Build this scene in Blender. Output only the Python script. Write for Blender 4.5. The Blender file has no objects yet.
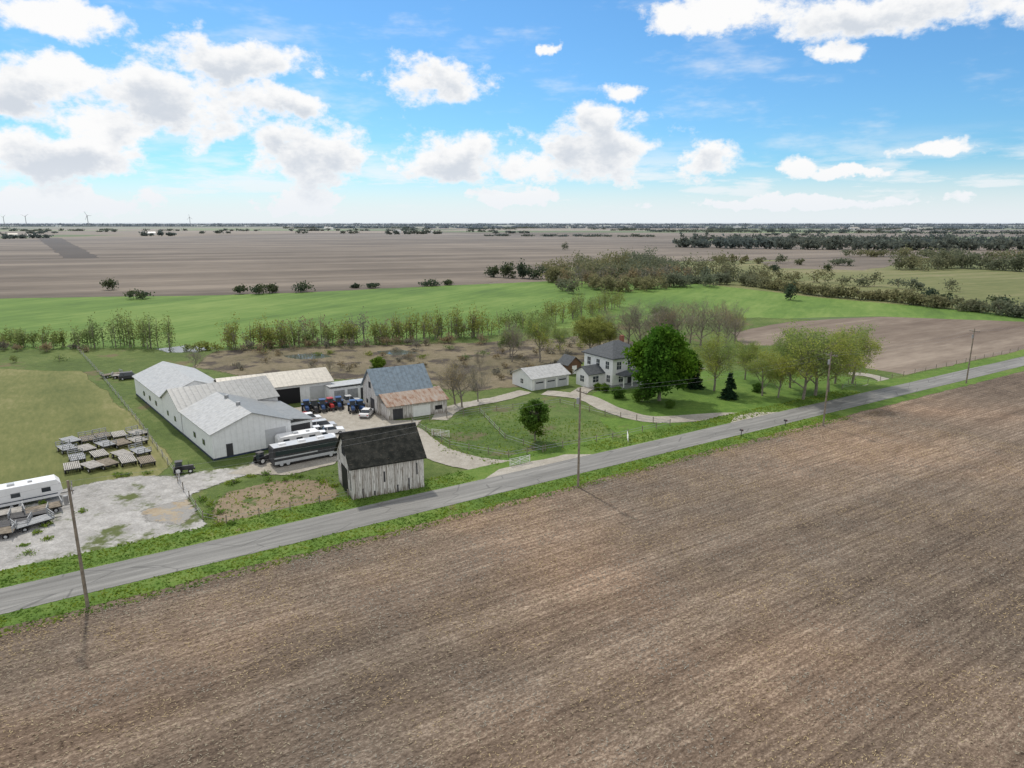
import bpy, bmesh, math, random
import numpy as np
from mathutils import Vector, Matrix
from mathutils.geometry import tessellate_polygon
random.seed(7); rng=np.random.default_rng(7)
S=bpy.context.scene
H=36.0; F=24/36*1024; PITCH=math.atan(162/F)
cP,sP=math.cos(PITCH),math.sin(PITCH)
def ray(px,py):
    u=(px-512)/F; v=(384-py)/F
    return Vector((u, cP+v*sP, -sP+v*cP))
def G(px,py):
    """survey: ground-plane position (metres)"""
    d=ray(px,py); t=H/(-d.z)
    return Vector((d.x*t,d.y*t,0))
def mpp(p):   # metres per pixel at a ground point
    return (p.y*cP+H*sP)/F
# ---------------------------------------------------------------- node helpers
class NT:
    def __init__(s,nt): s.nt=nt; s.n=nt.nodes; s.l=nt.links
    def new(s,t,**k):
        n=s.n.new(t)
        for a,b in k.items(): setattr(n,a,b)
        return n
    def set(s,sock,v):
        if hasattr(v,'is_output') : s.l.new(v,sock)
        else:
            if isinstance(v,(tuple,list)) and sock.type=='RGBA' and len(v)==3: v=(*v,1)
            sock.default_value=v
    def math(s,op,a,b=None,c=None,clamp=False):
        n=s.new('ShaderNodeMath',operation=op,use_clamp=clamp); s.set(n.inputs[0],a)
        if b is not None: s.set(n.inputs[1],b)
        if c is not None: s.set(n.inputs[2],c)
        return n.outputs[0]
    def vmath(s,op,a,b=None,c=None):
        n=s.new('ShaderNodeVectorMath',operation=op); s.set(n.inputs[0],a)
        if b is not None: s.set(n.inputs[1],b)
        if c is not None: s.set(n.inputs[2],c)
        return n.outputs['Value'] if op in('LENGTH','DOT_PRODUCT') else n.outputs[0]
    def noise(s,vec,scale,detail=4,rough=.55,dist=0,color=False):
        n=s.new('ShaderNodeTexNoise'); s.set(n.inputs['Vector'],vec)
        n.inputs['Scale'].default_value=scale; n.inputs['Detail'].default_value=detail
        n.inputs['Roughness'].default_value=rough; n.inputs['Distortion'].default_value=dist
        return n.outputs['Color'] if color else n.outputs[0]
    def mapr(s,v,a,b,c=0.,d=1.,smooth=True):
        n=s.new('ShaderNodeMapRange'); n.interpolation_type='SMOOTHSTEP' if smooth else 'LINEAR'
        s.set(n.inputs[0],v)
        for i,x in enumerate((a,b,c,d)): n.inputs[i+1].default_value=x
        return n.outputs[0]
    def mix(s,f,a,b,mode='MIX'):
        n=s.new('ShaderNodeMix',data_type='RGBA',blend_type=mode); s.set(n.inputs[0],f)
        s.set(n.inputs[6],a); s.set(n.inputs[7],b); return n.outputs[2]
    def ramp(s,f,stops):
        n=s.new('ShaderNodeValToRGB'); s.set(n.inputs[0],f); e=n.color_ramp.elements
        while len(e)<len(stops): e.new(.5)
        for i,(p,c) in enumerate(stops): e[i].position=p; e[i].color=(*c,1)
        return n.outputs[0]
    def mapping(s,vec,rot=(0,0,0),scale=(1,1,1),loc=(0,0,0)):
        n=s.new('ShaderNodeMapping'); s.set(n.inputs[0],vec); n.inputs[1].default_value=loc
        n.inputs[2].default_value=rot; n.inputs[3].default_value=scale; return n.outputs[0]
    def bump(s,h,strength=.5,dist=.05):
        n=s.new('ShaderNodeBump'); s.set(n.inputs['Height'],h); n.inputs['Strength'].default_value=strength
        n.inputs['Distance'].default_value=dist; return n.outputs[0]
def newmat(name):
    m=bpy.data.materials.new(name); m.use_nodes=True; nt=NT(m.node_tree)
    b=nt.n['Principled BSDF']; b.inputs['Roughness'].default_value=.9
    b.inputs['Specular IOR Level'].default_value=.15
    return m,nt,b
def pos(nt): return nt.new('ShaderNodeNewGeometry').outputs['Position']
def objc(nt): return nt.new('ShaderNodeTexCoord').outputs['Object']
ROAD0=G(0,603); ROAD1=G(1024,361.5)
D=(ROAD1-ROAD0).normalized(); Nn=Vector((-D.y,D.x,0)); PHI=math.atan2(D.y,D.x)
def R(s,n): return ROAD0+D*s+Nn*n
# ---------------------------------------------------------------- materials
def paint(name,col,rough=.6,metal=0.,dirt=.15,scale=1.5,rib=None,ribk=0,ribamt=.15,spec=.3):
    m,nt,b=newmat(name); o=objc(nt)
    f=nt.noise(o,scale,5,.65)
    c=nt.mix(nt.mapr(f,.35,.75),col,tuple(x*(1-dirt*2.2) for x in col))
    f2=nt.noise(nt.mapping(o,scale=(3,3,.25)),scale,4,.6)
    c=nt.mix(nt.math('MULTIPLY',nt.mapr(f2,.5,.75),dirt*1.8),c,(.22,.19,.15))
    if rib:
        sx=nt.new('ShaderNodeSeparateXYZ'); nt.set(sx.inputs[0],o)
        t={'x':sx.outputs[0],'y':sx.outputs[1],'xy':nt.math('ADD',sx.outputs[0],sx.outputs[1]),'z':sx.outputs[2]}[rib]
        w=nt.math('SINE',nt.math('MULTIPLY',t,ribk)); w=nt.mapr(w,.75,1.)
        c=nt.mix(nt.math('MULTIPLY',w,ribamt),c,tuple(x*.45 for x in col))
        nt.l.new(nt.bump(w,.5,.04),b.inputs['Normal'])
    nt.l.new(c,b.inputs['Base Color']); b.inputs['Roughness'].default_value=rough
    b.inputs['Metallic'].default_value=metal; b.inputs['Specular IOR Level'].default_value=spec
    return m
M={}
M['white_metal']=paint('white_metal',(.80,.81,.81),.5,rib='xy',ribk=7,ribamt=.12,dirt=.05)
M['white']=paint('white_paint',(.8,.8,.78),.5,dirt=.05)
M['siding']=paint('white_siding',(.82,.82,.80),.5,rib='z',ribk=25,ribamt=.10,dirt=.04)
M['roof_light_x']=paint('roof_metal_x',(.44,.445,.44),.45,rib='x',ribk=6.3,ribamt=.22,dirt=.14)
M['roof_light_y']=paint('roof_metal_y',(.44,.445,.44),.45,rib='y',ribk=6.3,ribamt=.22,dirt=.14)
M['roof_grey_y']=paint('roof_grey_y',(.24,.25,.25),.45,rib='y',ribk=6.3,ribamt=.22,dirt=.14)
M['roof_grey_x']=paint('roof_grey_x',(.27,.28,.28),.45,rib='x',ribk=6.3,ribamt=.22,dirt=.14)
M['roof_tan']=paint('roof_tan',(.45,.42,.36),.5,rib='x',ribk=6.3,ribamt=.2,dirt=.14)
M['roof_blue']=paint('roof_blue',(.21,.27,.32),.4,rib='x',ribk=7,ribamt=.3,dirt=.18)
M['shingle_grey']=paint('shingle_grey',(.09,.10,.11),.9,dirt=.2,scale=2.5,rib='z',ribk=30,ribamt=.3)
M['black']=paint('black',(.012,.012,.014),.6,dirt=.0)
M['dark']=paint('dark_grey',(.05,.05,.055),.6,dirt=.1)
M['dkblue']=paint('dark_trim',(.04,.055,.09),.5)
M['grey']=paint('grey_metal',(.33,.34,.35),.5,dirt=.15)
M['wood']=paint('weathered_wood',(.27,.23,.18),.9,dirt=.25)
M['woodlight']=paint('pale_wood',(.42,.40,.37),.9,dirt=.2)
M['brown']=paint('brown_boards',(.16,.09,.055),.9,rib='xy',ribk=15,ribamt=.4)
M['red']=paint('red_paint',(.42,.02,.018),.3,dirt=.06,spec=.5)
M['blue']=paint('blue_paint',(.03,.08,.22),.3,dirt=.06,spec=.5)
M['silver']=paint('silver_paint',(.5,.51,.52),.3,dirt=.05,spec=.5)
M['carwhite']=paint('vehicle_white',(.78,.78,.78),.3,dirt=.03,spec=.5)
M['tire']=paint('tire',(.02,.02,.02),.9)
M['brick']=paint('brick',(.3,.12,.08),.9)
def glass():
    m,nt,b=newmat('window_glass'); b.inputs['Base Color'].default_value=(.03,.04,.05,1)
    b.inputs['Roughness'].default_value=.12; b.inputs['Specular IOR Level'].default_value=.6; return m
M['glass']=glass()
def barnwood():
    m,nt,b=newmat('weathered_barn_boards'); o=objc(nt)
    sx=nt.new('ShaderNodeSeparateXYZ'); nt.set(sx.inputs[0],o)
    t=nt.math('ADD',sx.outputs[0],sx.outputs[1])
    brd=nt.math('FLOOR',nt.math('MULTIPLY',t,4.2))
    wn=nt.new('ShaderNodeTexWhiteNoise',noise_dimensions='1D'); nt.set(wn.inputs['W'],brd)
    c=nt.mix(wn.outputs[0],(.76,.74,.70),(.48,.45,.42))
    f=nt.noise(nt.mapping(o,scale=(5,5,.5)),1.6,5,.7)
    c=nt.mix(nt.mapr(f,.50,.64),c,(.24,.21,.18))
    zz=nt.math('ADD',nt.mapr(sx.outputs[2],0,2.2,1,0),nt.math('MULTIPLY',nt.math('SUBTRACT',nt.noise(nt.mapping(o,scale=(4,4,.4)),1.3,4),.5),2.))
    c=nt.mix(nt.mapr(zz,.65,1.1),c,(.25,.22,.19))
    gap=nt.mapr(nt.math('FRACT',nt.math('MULTIPLY',t,4.2)),.80,.92)
    c=nt.mix(nt.math('MULTIPLY',gap,.7),c,(.03,.028,.025))
    nt.l.new(c,b.inputs['Base Color']); return m
M['barn']=barnwood()
def shingle_old():
    m,nt,b=newmat('old_black_shingles'); o=objc(nt)
    f=nt.noise(o,.9,6,.7); f2=nt.noise(nt.mapping(o,scale=(1,4,4)),2.2,4,.7)
    c=nt.mix(nt.mapr(f,.35,.7),(.014,.016,.014),(.05,.05,.043))
    c=nt.mix(nt.mapr(f2,.60,.70),c,(.13,.105,.08))
    nt.l.new(c,b.inputs['Base Color']); nt.l.new(nt.bump(f2,.6,.08),b.inputs['Normal']); return m
M['shingle_old']=shingle_old()
def rust():
    m,nt,b=newmat('rusty_roof'); o=objc(nt)
    f=nt.noise(nt.mapping(o,scale=(2,.5,1)),.8,6,.7)
    c=nt.ramp(f,[(.3,(.34,.32,.30)),(.5,(.30,.23,.18)),(.62,(.20,.10,.06)),(.8,(.13,.07,.045))])
    nt.l.new(c,b.inputs['Base Color']); b.inputs['Roughness'].default_value=.7; return m
M['rust']=rust()
EDGE={}
def alpha_edge(m,nt,b,scale=1.2,det=5):
    m2=m.copy(); m2.name=m.name+'_border'; EDGE[m.name]=m2; nt=NT(m2.node_tree); b=nt.n['Principled BSDF']
    at=nt.new('ShaderNodeAttribute',attribute_name='edge')
    n=nt.noise(pos(nt),scale,det,.7)
    v=nt.math('ADD',nt.math('MULTIPLY',at.outputs['Fac'],1.5),nt.math('SUBTRACT',n,.5))
    a=nt.mapr(v,.62,.86); nt.l.new(a,b.inputs['Alpha'])
def field_near(name,rot,rows=.76):
    m,nt,b=newmat(name); p=pos(nt)
    q=nt.mapping(p,rot=(0,0,-rot))
    macro=nt.noise(p,.022,4,.5); med=nt.noise(nt.mapping(q,scale=(.35,.7,1)),1.,5,.68)
    band=nt.noise(nt.mapping(q,scale=(.003,.16,1)),1.,2,.6)
    streak=nt.noise(nt.mapping(q,scale=(.16,1.4,1)),1.,3,.65)
    sp=nt.noise(nt.mapping(q,scale=(2.8,5.,1)),1.,6,.8)
    sx=nt.new('ShaderNodeSeparateXYZ'); nt.set(sx.inputs[0],q)
    row=nt.math('SINE',nt.math('ADD',nt.math('MULTIPLY',sx.outputs[1],2*math.pi/rows),nt.math('MULTIPLY',streak,3.)))
    row=nt.mapr(row,-1,1,-.5,.5,False)
    # wheel tracks of the last pass: a pair of darker lines every 9 m
    fr=nt.math('FRACT',nt.math('DIVIDE',sx.outputs[1],9.1)); 
    tr=nt.math('MAXIMUM',nt.mapr(nt.math('ABSOLUTE',nt.math('SUBTRACT',fr,.40)),.0,.035,1,0),nt.mapr(nt.math('ABSOLUTE',nt.math('SUBTRACT',fr,.62)),.0,.035,1,0))
    tr=nt.math('MULTIPLY',tr,nt.mapr(med,.35,.65,.2,1.))
    v=nt.math('MULTIPLY',sp,1.8)
    v=nt.math('ADD',v,nt.math('MULTIPLY',band,.6)); v=nt.math('ADD',v,nt.math('MULTIPLY',streak,.36))
    v=nt.math('ADD',v,nt.math('MULTIPLY',macro,.65)); v=nt.math('ADD',v,nt.math('MULTIPLY',med,.5))
    v=nt.math('ADD',v,nt.math('MULTIPLY',row,.09)); v=nt.math('SUBTRACT',v,nt.math('MULTIPLY',tr,.12))
    v=nt.mapr(v,1.47,2.45,0,1,False)
    c=nt.ramp(v,[(.10,(.055,.040,.030)),(.36,(.130,.098,.073)),(.60,(.215,.168,.127)),(.92,(.47,.39,.305))])
    c=nt.mix(nt.mapr(macro,.42,.64,0,.6),c,nt.mix(1.,c,(1.26,1.06,.92),'MULTIPLY'))
    nt.l.new(c,b.inputs['Base Color'])
    nt.l.new(nt.bump(sp,1.,.18),b.inputs['Normal'])
    alpha_edge(m,nt,b,2.5)
    return m
M['field']=field_near('tilled_field_soil',PHI)
def field_far(name,c1,c2,c3,rot=0.,haze=True,fs=(.08,.35,1),stw=.9,sts=(.004,.06,1),aw=.8,asc=.006):
    m,nt,b=newmat(name); p=pos(nt); q=nt.mapping(p,rot=(0,0,-rot))
    a=nt.noise(p,asc,5,.6); st=nt.noise(nt.mapping(q,scale=sts),1.,4,.6)
    f=nt.noise(nt.mapping(q,scale=fs),1.,5,.7)
    v=nt.math('ADD',nt.math('ADD',nt.math('MULTIPLY',a,aw),nt.math('MULTIPLY',st,stw)),nt.math('MULTIPLY',f,.7))
    mid=.5*(aw+stw+.7); v=nt.mapr(v,mid-.4,mid+.4,0,1,False)
    c=nt.ramp(v,[(.15,c1),(.5,c2),(.85,c3)])
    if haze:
        dd=nt.vmath('LENGTH',p); c=nt.mix(nt.mapr(dd,500,5000,0,.6,False),c,(.31,.33,.36))  # distance haze painted into the field's base colour
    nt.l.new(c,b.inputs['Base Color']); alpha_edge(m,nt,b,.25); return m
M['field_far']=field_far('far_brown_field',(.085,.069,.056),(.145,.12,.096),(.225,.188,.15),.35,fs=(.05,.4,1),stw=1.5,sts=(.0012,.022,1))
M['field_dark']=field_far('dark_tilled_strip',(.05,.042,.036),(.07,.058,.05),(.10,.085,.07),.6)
M['field_right']=field_far('right_brown_field',(.12,.09,.07),(.185,.147,.115),(.29,.24,.19),PHI,False,stw=1.1)
M['crop']=field_far('green_crop',(.065,.12,.026),(.105,.18,.036),(.165,.235,.06),1.1,False,aw=1.2,asc=.012)
M['hay']=field_far('hay_field',(.085,.105,.03),(.14,.15,.05),(.235,.215,.10),PHI+math.pi/2,False,(.3,1.1,1),aw=1.1,asc=.03)
M['meadow']=field_far('meadow_grass',(.09,.11,.04),(.15,.16,.065),(.24,.21,.12),.4)
def grassmat(name,cols,patch=(.24,.19,.11),pt=.62,scale=1.,ps=.06,edge=True,bump=True):
    m,nt,b=newmat(name); p=pos(nt)
    a=nt.noise(p,.05*scale,4,.6); f=nt.noise(p,.6*scale,6,.72); g=nt.noise(p,4*scale,3,.7)
    v=nt.math('ADD',nt.math('ADD',nt.math('MULTIPLY',a,.9),nt.math('MULTIPLY',f,.8)),nt.math('MULTIPLY',g,.6))
    v=nt.mapr(v,.80,1.48,0,1,False)
    c=nt.ramp(v,[(.1,cols[0]),(.5,cols[1]),(.9,cols[2])])
    n=nt.noise(p,ps,6,.68)
    c=nt.mix(nt.mapr(n,pt,pt+.09),c,nt.mix(g,patch,tuple(x*.6 for x in patch)))
    nt.l.new(c,b.inputs['Base Color'])
    if bump: nt.l.new(nt.bump(g,.8,.15),b.inputs['Normal'])
    if edge: alpha_edge(m,nt,b)
    return m
M['grass']=grassmat('farm_grass',[(.048,.072,.018),(.085,.125,.03),(.155,.18,.06)],patch=(.18,.145,.08),pt=.56)
M['lawn']=grassmat('lawn',[(.055,.10,.018),(.088,.16,.026),(.15,.22,.045)],patch=(.15,.15,.06),pt=.64,ps=.12)
M['verge']=grassmat('verge_grass',[(.055,.10,.018),(.095,.165,.028),(.165,.215,.055)],patch=(.18,.16,.08),pt=.60,ps=.3)
M['paddock']=grassmat('paddock_grass',[(.045,.08,.018),(.085,.135,.032),(.145,.175,.06)],patch=(.15,.14,.075),pt=.54,ps=.12)
M['marsh']=grassmat('marsh_ground',[(.10,.09,.05),(.16,.135,.085),(.23,.19,.13)],patch=(.085,.07,.055),pt=.50,ps=.11)
M['dirt']=grassmat('dirt_patch',[(.16,.12,.08),(.22,.17,.115),(.29,.235,.165)],patch=(.10,.14,.04),pt=.55,ps=.25)
M['sand']=grassmat('sand_patch',[(.26,.20,.13),(.33,.27,.19),(.38,.34,.27)],patch=(.34,.33,.31),pt=.44,ps=.5)
M['gravel']=grassmat('gravel',[(.20,.195,.18),(.34,.33,.315),(.52,.51,.49)],patch=(.12,.145,.05),pt=.53,ps=.13)
M['drive']=grassmat('gravel_drive',[(.23,.21,.18),(.33,.305,.26),(.43,.405,.36)],patch=(.26,.24,.18),pt=.60,ps=.2)
def asphalt():
    m,nt,b=newmat('asphalt'); p=pos(nt); q=nt.mapping(p,rot=(0,0,-PHI))
    a=nt.noise(nt.mapping(q,scale=(.06,1.3,1)),1.,4,.6); f=nt.noise(p,9,4,.7); pch=nt.noise(nt.mapping(q,scale=(.1,.3,1)),1.,5,.7)
    v=nt.math('ADD',nt.math('ADD',nt.math('MULTIPLY',a,.8),nt.math('MULTIPLY',f,.35)),nt.math('MULTIPLY',pch,.4))
    c=nt.ramp(nt.mapr(v,.5,1.05,0,1,False),[(.1,(.14,.138,.13)),(.5,(.20,.197,.187)),(.9,(.28,.275,.26))])
    vo=nt.new('ShaderNodeTexVoronoi',feature='DISTANCE_TO_EDGE'); nt.set(vo.inputs['Vector'],nt.mapping(q,scale=(.13,.45,1))); vo.inputs['Scale'].default_value=1.
    c=nt.mix(nt.mapr(vo.outputs['Distance'],.0,.02,.55,0),c,(.07,.07,.068))
    nt.l.new(c,b.inputs['Base Color']); b.inputs['Roughness'].default_value=.85; alpha_edge(m,nt,b,3.); return m
M['asphalt']=asphalt()
def farmland():
    m,nt,b=newmat('far_farmland'); p=pos(nt)
    vo=nt.new('ShaderNodeTexVoronoi',distance='CHEBYCHEV'); nt.set(vo.inputs['Vector'],nt.mapping(p,rot=(0,0,.12),scale=(.0011,.0020,0)))
    vo.inputs['Scale'].default_value=1.; vo.inputs['Randomness'].default_value=.9
    sx=nt.new('ShaderNodeSeparateColor'); nt.set(sx.inputs[0],vo.outputs['Color'])
    n=nt.noise(p,.01,5,.6)
    v=nt.math('ADD',nt.math('MULTIPLY',sx.outputs[0],.85),nt.math('MULTIPLY',n,.2))
    c=nt.ramp(v,[(.15,(.24,.20,.155)),(.35,(.11,.09,.075)),(.55,(.27,.225,.18)),(.72,(.09,.13,.05)),(.9,(.17,.21,.09))])
    dd=nt.vmath('LENGTH',p); c=nt.mix(nt.mapr(dd,500,9000,0,.62,False),c,(.30,.335,.375))  # aerial haze put into the ground colour, growing with distance
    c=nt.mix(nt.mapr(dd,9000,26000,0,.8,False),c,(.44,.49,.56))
    nt.l.new(c,b.inputs['Base Color']); return m
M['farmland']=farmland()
def water():
    m,nt,b=newmat('water'); b.inputs['Base Color'].default_value=(.08,.09,.08,1); b.inputs['Roughness'].default_value=.08
    b.inputs['Specular IOR Level'].default_value=.8; alpha_edge(m,nt,b,.8); return m
M['water']=water()
def leafmat(name,c1,c2,trans=.35,haze=0.,ns=.12):
    m=bpy.data.materials.new(name); m.use_nodes=True; nt=NT(m.node_tree); nt.n.remove(nt.n['Principled BSDF'])
    g=nt.new('ShaderNodeNewGeometry')
    c=nt.mix(g.outputs['Random Per Island'],c1,c2)
    n=nt.noise(g.outputs['Position'],ns,1,.5)
    c=nt.mix(nt.mapr(n,.38,.62),nt.mix(1.,c,(.82,.92,1.0),'MULTIPLY'),nt.mix(1.,c,(1.16,1.08,.82),'MULTIPLY'))
    if haze: c=nt.mix(haze,c,(.24,.28,.33))  # even haze tint painted into the leaf colour of distant trees
    d=nt.new('ShaderNodeBsdfDiffuse'); t=nt.new('ShaderNodeBsdfTranslucent'); nt.set(d.inputs[0],c); nt.set(t.inputs[0],c)
    mx=nt.new('ShaderNodeMixShader'); mx.inputs[0].default_value=trans
    nt.l.new(d.outputs[0],mx.inputs[1]); nt.l.new(t.outputs[0],mx.inputs[2]); nt.l.new(mx.outputs[0],nt.n['Material Output'].inputs[0])
    return m
M['bark']=paint('bark',(.25,.22,.185),.95,dirt=.2,scale=2)
M['leaf_maple']=leafmat('leaf_maple',(.05,.12,.014),(.115,.22,.03),.45)
M['leaf_young']=leafmat('leaf_young',(.075,.14,.022),(.14,.225,.045),.45)
M['leaf_bud']=leafmat('leaf_bud',(.22,.28,.07),(.36,.40,.13),.5)
M['leaf_bare']=leafmat('leaf_buds_brown',(.24,.215,.13),(.35,.31,.20),.4)
M['leaf_spruce']=leafmat('leaf_spruce',(.012,.032,.015),(.035,.062,.028),.1)
M['leaf_hedge']=leafmat('leaf_hedge',(.15,.195,.06),(.27,.30,.12),.5,ns=.03)
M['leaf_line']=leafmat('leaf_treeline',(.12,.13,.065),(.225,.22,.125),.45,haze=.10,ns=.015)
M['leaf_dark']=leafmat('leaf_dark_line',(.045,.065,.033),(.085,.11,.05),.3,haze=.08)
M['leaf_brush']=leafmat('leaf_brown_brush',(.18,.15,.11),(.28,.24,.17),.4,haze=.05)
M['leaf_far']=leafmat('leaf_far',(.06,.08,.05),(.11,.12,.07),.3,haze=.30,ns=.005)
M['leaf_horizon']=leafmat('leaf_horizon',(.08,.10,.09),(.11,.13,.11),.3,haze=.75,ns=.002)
M['grassblade']=leafmat('grass_blades',(.13,.21,.03),(.25,.33,.08),.5,ns=.3)
M['residue']=leafmat('crop_residue',(.25,.20,.155),(.42,.36,.28),.1)
# ---------------------------------------------------------------- geometry helpers
def link(o,parent=None):
    S.collection.objects.link(o)
    if parent: o.parent=parent
    return o
class MB:
    def __init__(s): s.v=[]; s.f=[]; s.m=[]; s.mats=[]
    def mi(s,mat):
        if mat not in s.mats: s.mats.append(mat)
        return s.mats.index(mat)
    def add(s,vs,fs,mat):
        o=len(s.v); s.v+= [tuple(v) for v in vs]; i=s.mi(mat)
        for f in fs: s.f.append([o+k for k in f]); s.m.append(i)
    def taper(s,a,za,b,zb,mat):  # a=(x0,x1,y0,y1)
        vs=[(a[0],a[2],za),(a[1],a[2],za),(a[1],a[3],za),(a[0],a[3],za),(b[0],b[2],zb),(b[1],b[2],zb),(b[1],b[3],zb),(b[0],b[3],zb)]
        s.add(vs,[(3,2,1,0),(4,5,6,7),(0,1,5,4),(1,2,6,5),(2,3,7,6),(3,0,4,7)],mat)
    def box(s,x0,x1,y0,y1,z0,z1,mat): s.taper((x0,x1,y0,y1),z0,(x0,x1,y0,y1),z1,mat)
    def cyl(s,p0,p1,r0,r1,n,mat):
        p0=Vector(p0);p1=Vector(p1); d=(p1-p0).normalized()
        a=d.cross(Vector((0,0,1)) if abs(d.z)<.9 else Vector((1,0,0))).normalized(); b=d.cross(a)
        vs=[]; 
        for p,r in((p0,r0),(p1,r1)):
            for i in range(n):
                t=2*math.pi*i/n; vs.append(p+a*math.cos(t)*r+b*math.sin(t)*r)
        fs=[(i,(i+1)%n,n+(i+1)%n,n+i) for i in range(n)]+[tuple(range(n))[::-1],tuple(range(n,2*n))]
        s.add(vs,fs,mat)
    def prism(s,prof,axis,a0,a1,mat):
        n=len(prof)
        g=(lambda a,p:(a,p[0],p[1])) if axis=='x' else (lambda a,p:(p[0],a,p[1]))
        vs=[g(a0,p) for p in prof]+[g(a1,p) for p in prof]
        s.add(vs,[(i,(i+1)%n,n+(i+1)%n,n+i) for i in range(n)]+[tuple(range(n))[::-1],tuple(range(n,2*n))],mat)
    def build(s,name,loc=(0,0,0),rz=0.,parent=None,bevel=0,smooth=False):
        me=bpy.data.meshes.new(name); me.from_pydata(s.v,[],s.f)
        for k in s.mats: me.materials.append(M[k])
        me.polygons.foreach_set('material_index',s.m)
        bm=bmesh.new(); bm.from_mesh(me); bmesh.ops.recalc_face_normals(bm,faces=bm.faces[:]); bm.to_mesh(me); bm.free()
        if smooth: me.polygons.foreach_set('use_smooth',[True]*len(me.polygons))
        o=bpy.data.objects.new(name,me); link(o,parent); o.location=loc; o.rotation_euler=(0,0,rz)
        if bevel:
            md=o.modifiers.new('b','BEVEL'); md.width=bevel; md.segments=2; md.limit_method='ANGLE'; md.angle_limit=.6
        return o
def empty(name,loc,rz):
    e=bpy.data.objects.new(name,None); link(e); e.location=loc; e.rotation_euler=(0,0,rz); e.empty_display_size=.5; return e
def quads(name,c,a,b,mat,extra=None):
    n=len(c); v=np.empty((n,4,3)); v[:,0]=c-a-b; v[:,1]=c+a-b; v[:,2]=c+a+b; v[:,3]=c-a+b
    v=v.reshape(-1,3); nv=n*4; faces=np.arange(nv)
    me=bpy.data.meshes.new(name)
    if extra:
        ev,ef=extra; me.from_pydata(ev,[],ef); ov=len(ev); of=len(me.polygons); ol=len(me.loops)
    else: ov=of=ol=0
    me.vertices.add(nv); me.loops.add(nv); me.polygons.add(n)
    co=np.empty((ov+nv)*3,dtype=np.float32); me.vertices.foreach_get('co',co); co[ov*3:]=v.ravel(); me.vertices.foreach_set('co',co)
    vi=np.empty(ol+nv,dtype=np.int32); me.loops.foreach_get('vertex_index',vi); vi[ol:]=faces+ov; me.loops.foreach_set('vertex_index',vi)
    ls=np.empty(of+n,dtype=np.int32); me.polygons.foreach_get('loop_start',ls); ls[of:]=ol+np.arange(n)*4; me.polygons.foreach_set('loop_start',ls)
    mats=[mat] if not isinstance(mat,list) else mat
    for k in mats: me.materials.append(M[k])
    if extra:
        mi=np.zeros(of+n,dtype=np.int32); mi[:of]=1; me.polygons.foreach_set('material_index',mi)
    me.update(calc_edges=True); me.validate()
    return me
def rdirs(n):
    d=rng.normal(size=(n,3)); return d/np.linalg.norm(d,axis=1,keepdims=True)
def leafaxes(n,size,asp=.7):
    d=rdirs(n); e=np.cross(d,rdirs(n)); e/=np.linalg.norm(e,axis=1,keepdims=True)
    s=size*(.6+.8*rng.random((n,1)))*.5
    return d*s,e*s*asp
ZC=[0]
def sheet(name,pts,mat,z=None,edge=1.5,step=4.,jit=.5):
    """flat ground sheet with a ragged border strip"""
    if z is None: ZC[0]+=1; z=.006*ZC[0]
    P=[Vector((p[0],p[1])) for p in pts]
    out=[]
    n=len(P)
    for i in range(n):
        a=P[i]; b=P[(i+1)%n]; L=(b-a).length; k=max(1,min(60,int(L/step)))
        for j in range(k): out.append(a.lerp(b,j/k))
    area=sum(out[i].x*out[(i+1)%len(out)].y-out[(i+1)%len(out)].x*out[i].y for i in range(len(out)))
    if area<0: out.reverse()
    n=len(out)
    nr=[]
    for i in range(n):
        t=(out[(i+1)%n]-out[i-1]); t=t.normalized() if t.length>0 else Vector((1,0)); nr.append(Vector((t.y,-t.x)))
    inn=[out[i]+nr[i]*(random.uniform(-jit,jit)) for i in range(n)]
    ou=[inn[i]+nr[i]*edge for i in range(n)]
    tri=tessellate_polygon([[Vector((p.x,p.y,0)) for p in inn]])
    vs=[(p.x,p.y,z) for p in inn]+[(p.x,p.y,z-.002) for p in ou]
    fs=[tuple(t) for t in tri]+[(i,(i+1)%n,n+(i+1)%n,n+i) for i in range(n)]
    me=bpy.data.meshes.new(name); me.from_pydata(vs,[],fs); me.materials.append(M[mat]); me.materials.append(EDGE[M[mat].name])
    me.polygons.foreach_set('material_index',[0]*len(tri)+[1]*n)
    at=me.attributes.new('edge','FLOAT','POINT'); at.data.foreach_set('value',[1.]*n+[0.]*n)
    bm=bmesh.new(); bm.from_mesh(me); bmesh.ops.recalc_face_normals(bm,faces=bm.faces[:]); bm.to_mesh(me); bm.free()
    o=bpy.data.objects.new(name,me); link(o); return o
def GP(l): return [G(*p) for p in l]
def ribbon(pts,w):
    L=[];Rr=[]; n=len(pts)
    for i,p in enumerate(pts):
        t=(pts[min(i+1,n-1)]-pts[max(i-1,0)]).normalized(); nn=Vector((-t.y,t.x,0)); ww=w[i] if isinstance(w,list) else w
        L.append(p+nn*ww/2); Rr.append(p-nn*ww/2)
    return L+Rr[::-1]
def smoothline(P,k=6):
    out=[]
    for i in range(len(P)-1):
        p0=P[max(i-1,0)];p1=P[i];p2=P[i+1];p3=P[min(i+2,len(P)-1)]
        for j in range(k):
            t=j/k; out.append(.5*((2*p1)+(p2-p0)*t+(2*p0-5*p1+4*p2-p3)*t*t+(3*p1-p0-3*p2+p3)*t**3))
    return out+[P[-1]]
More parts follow.
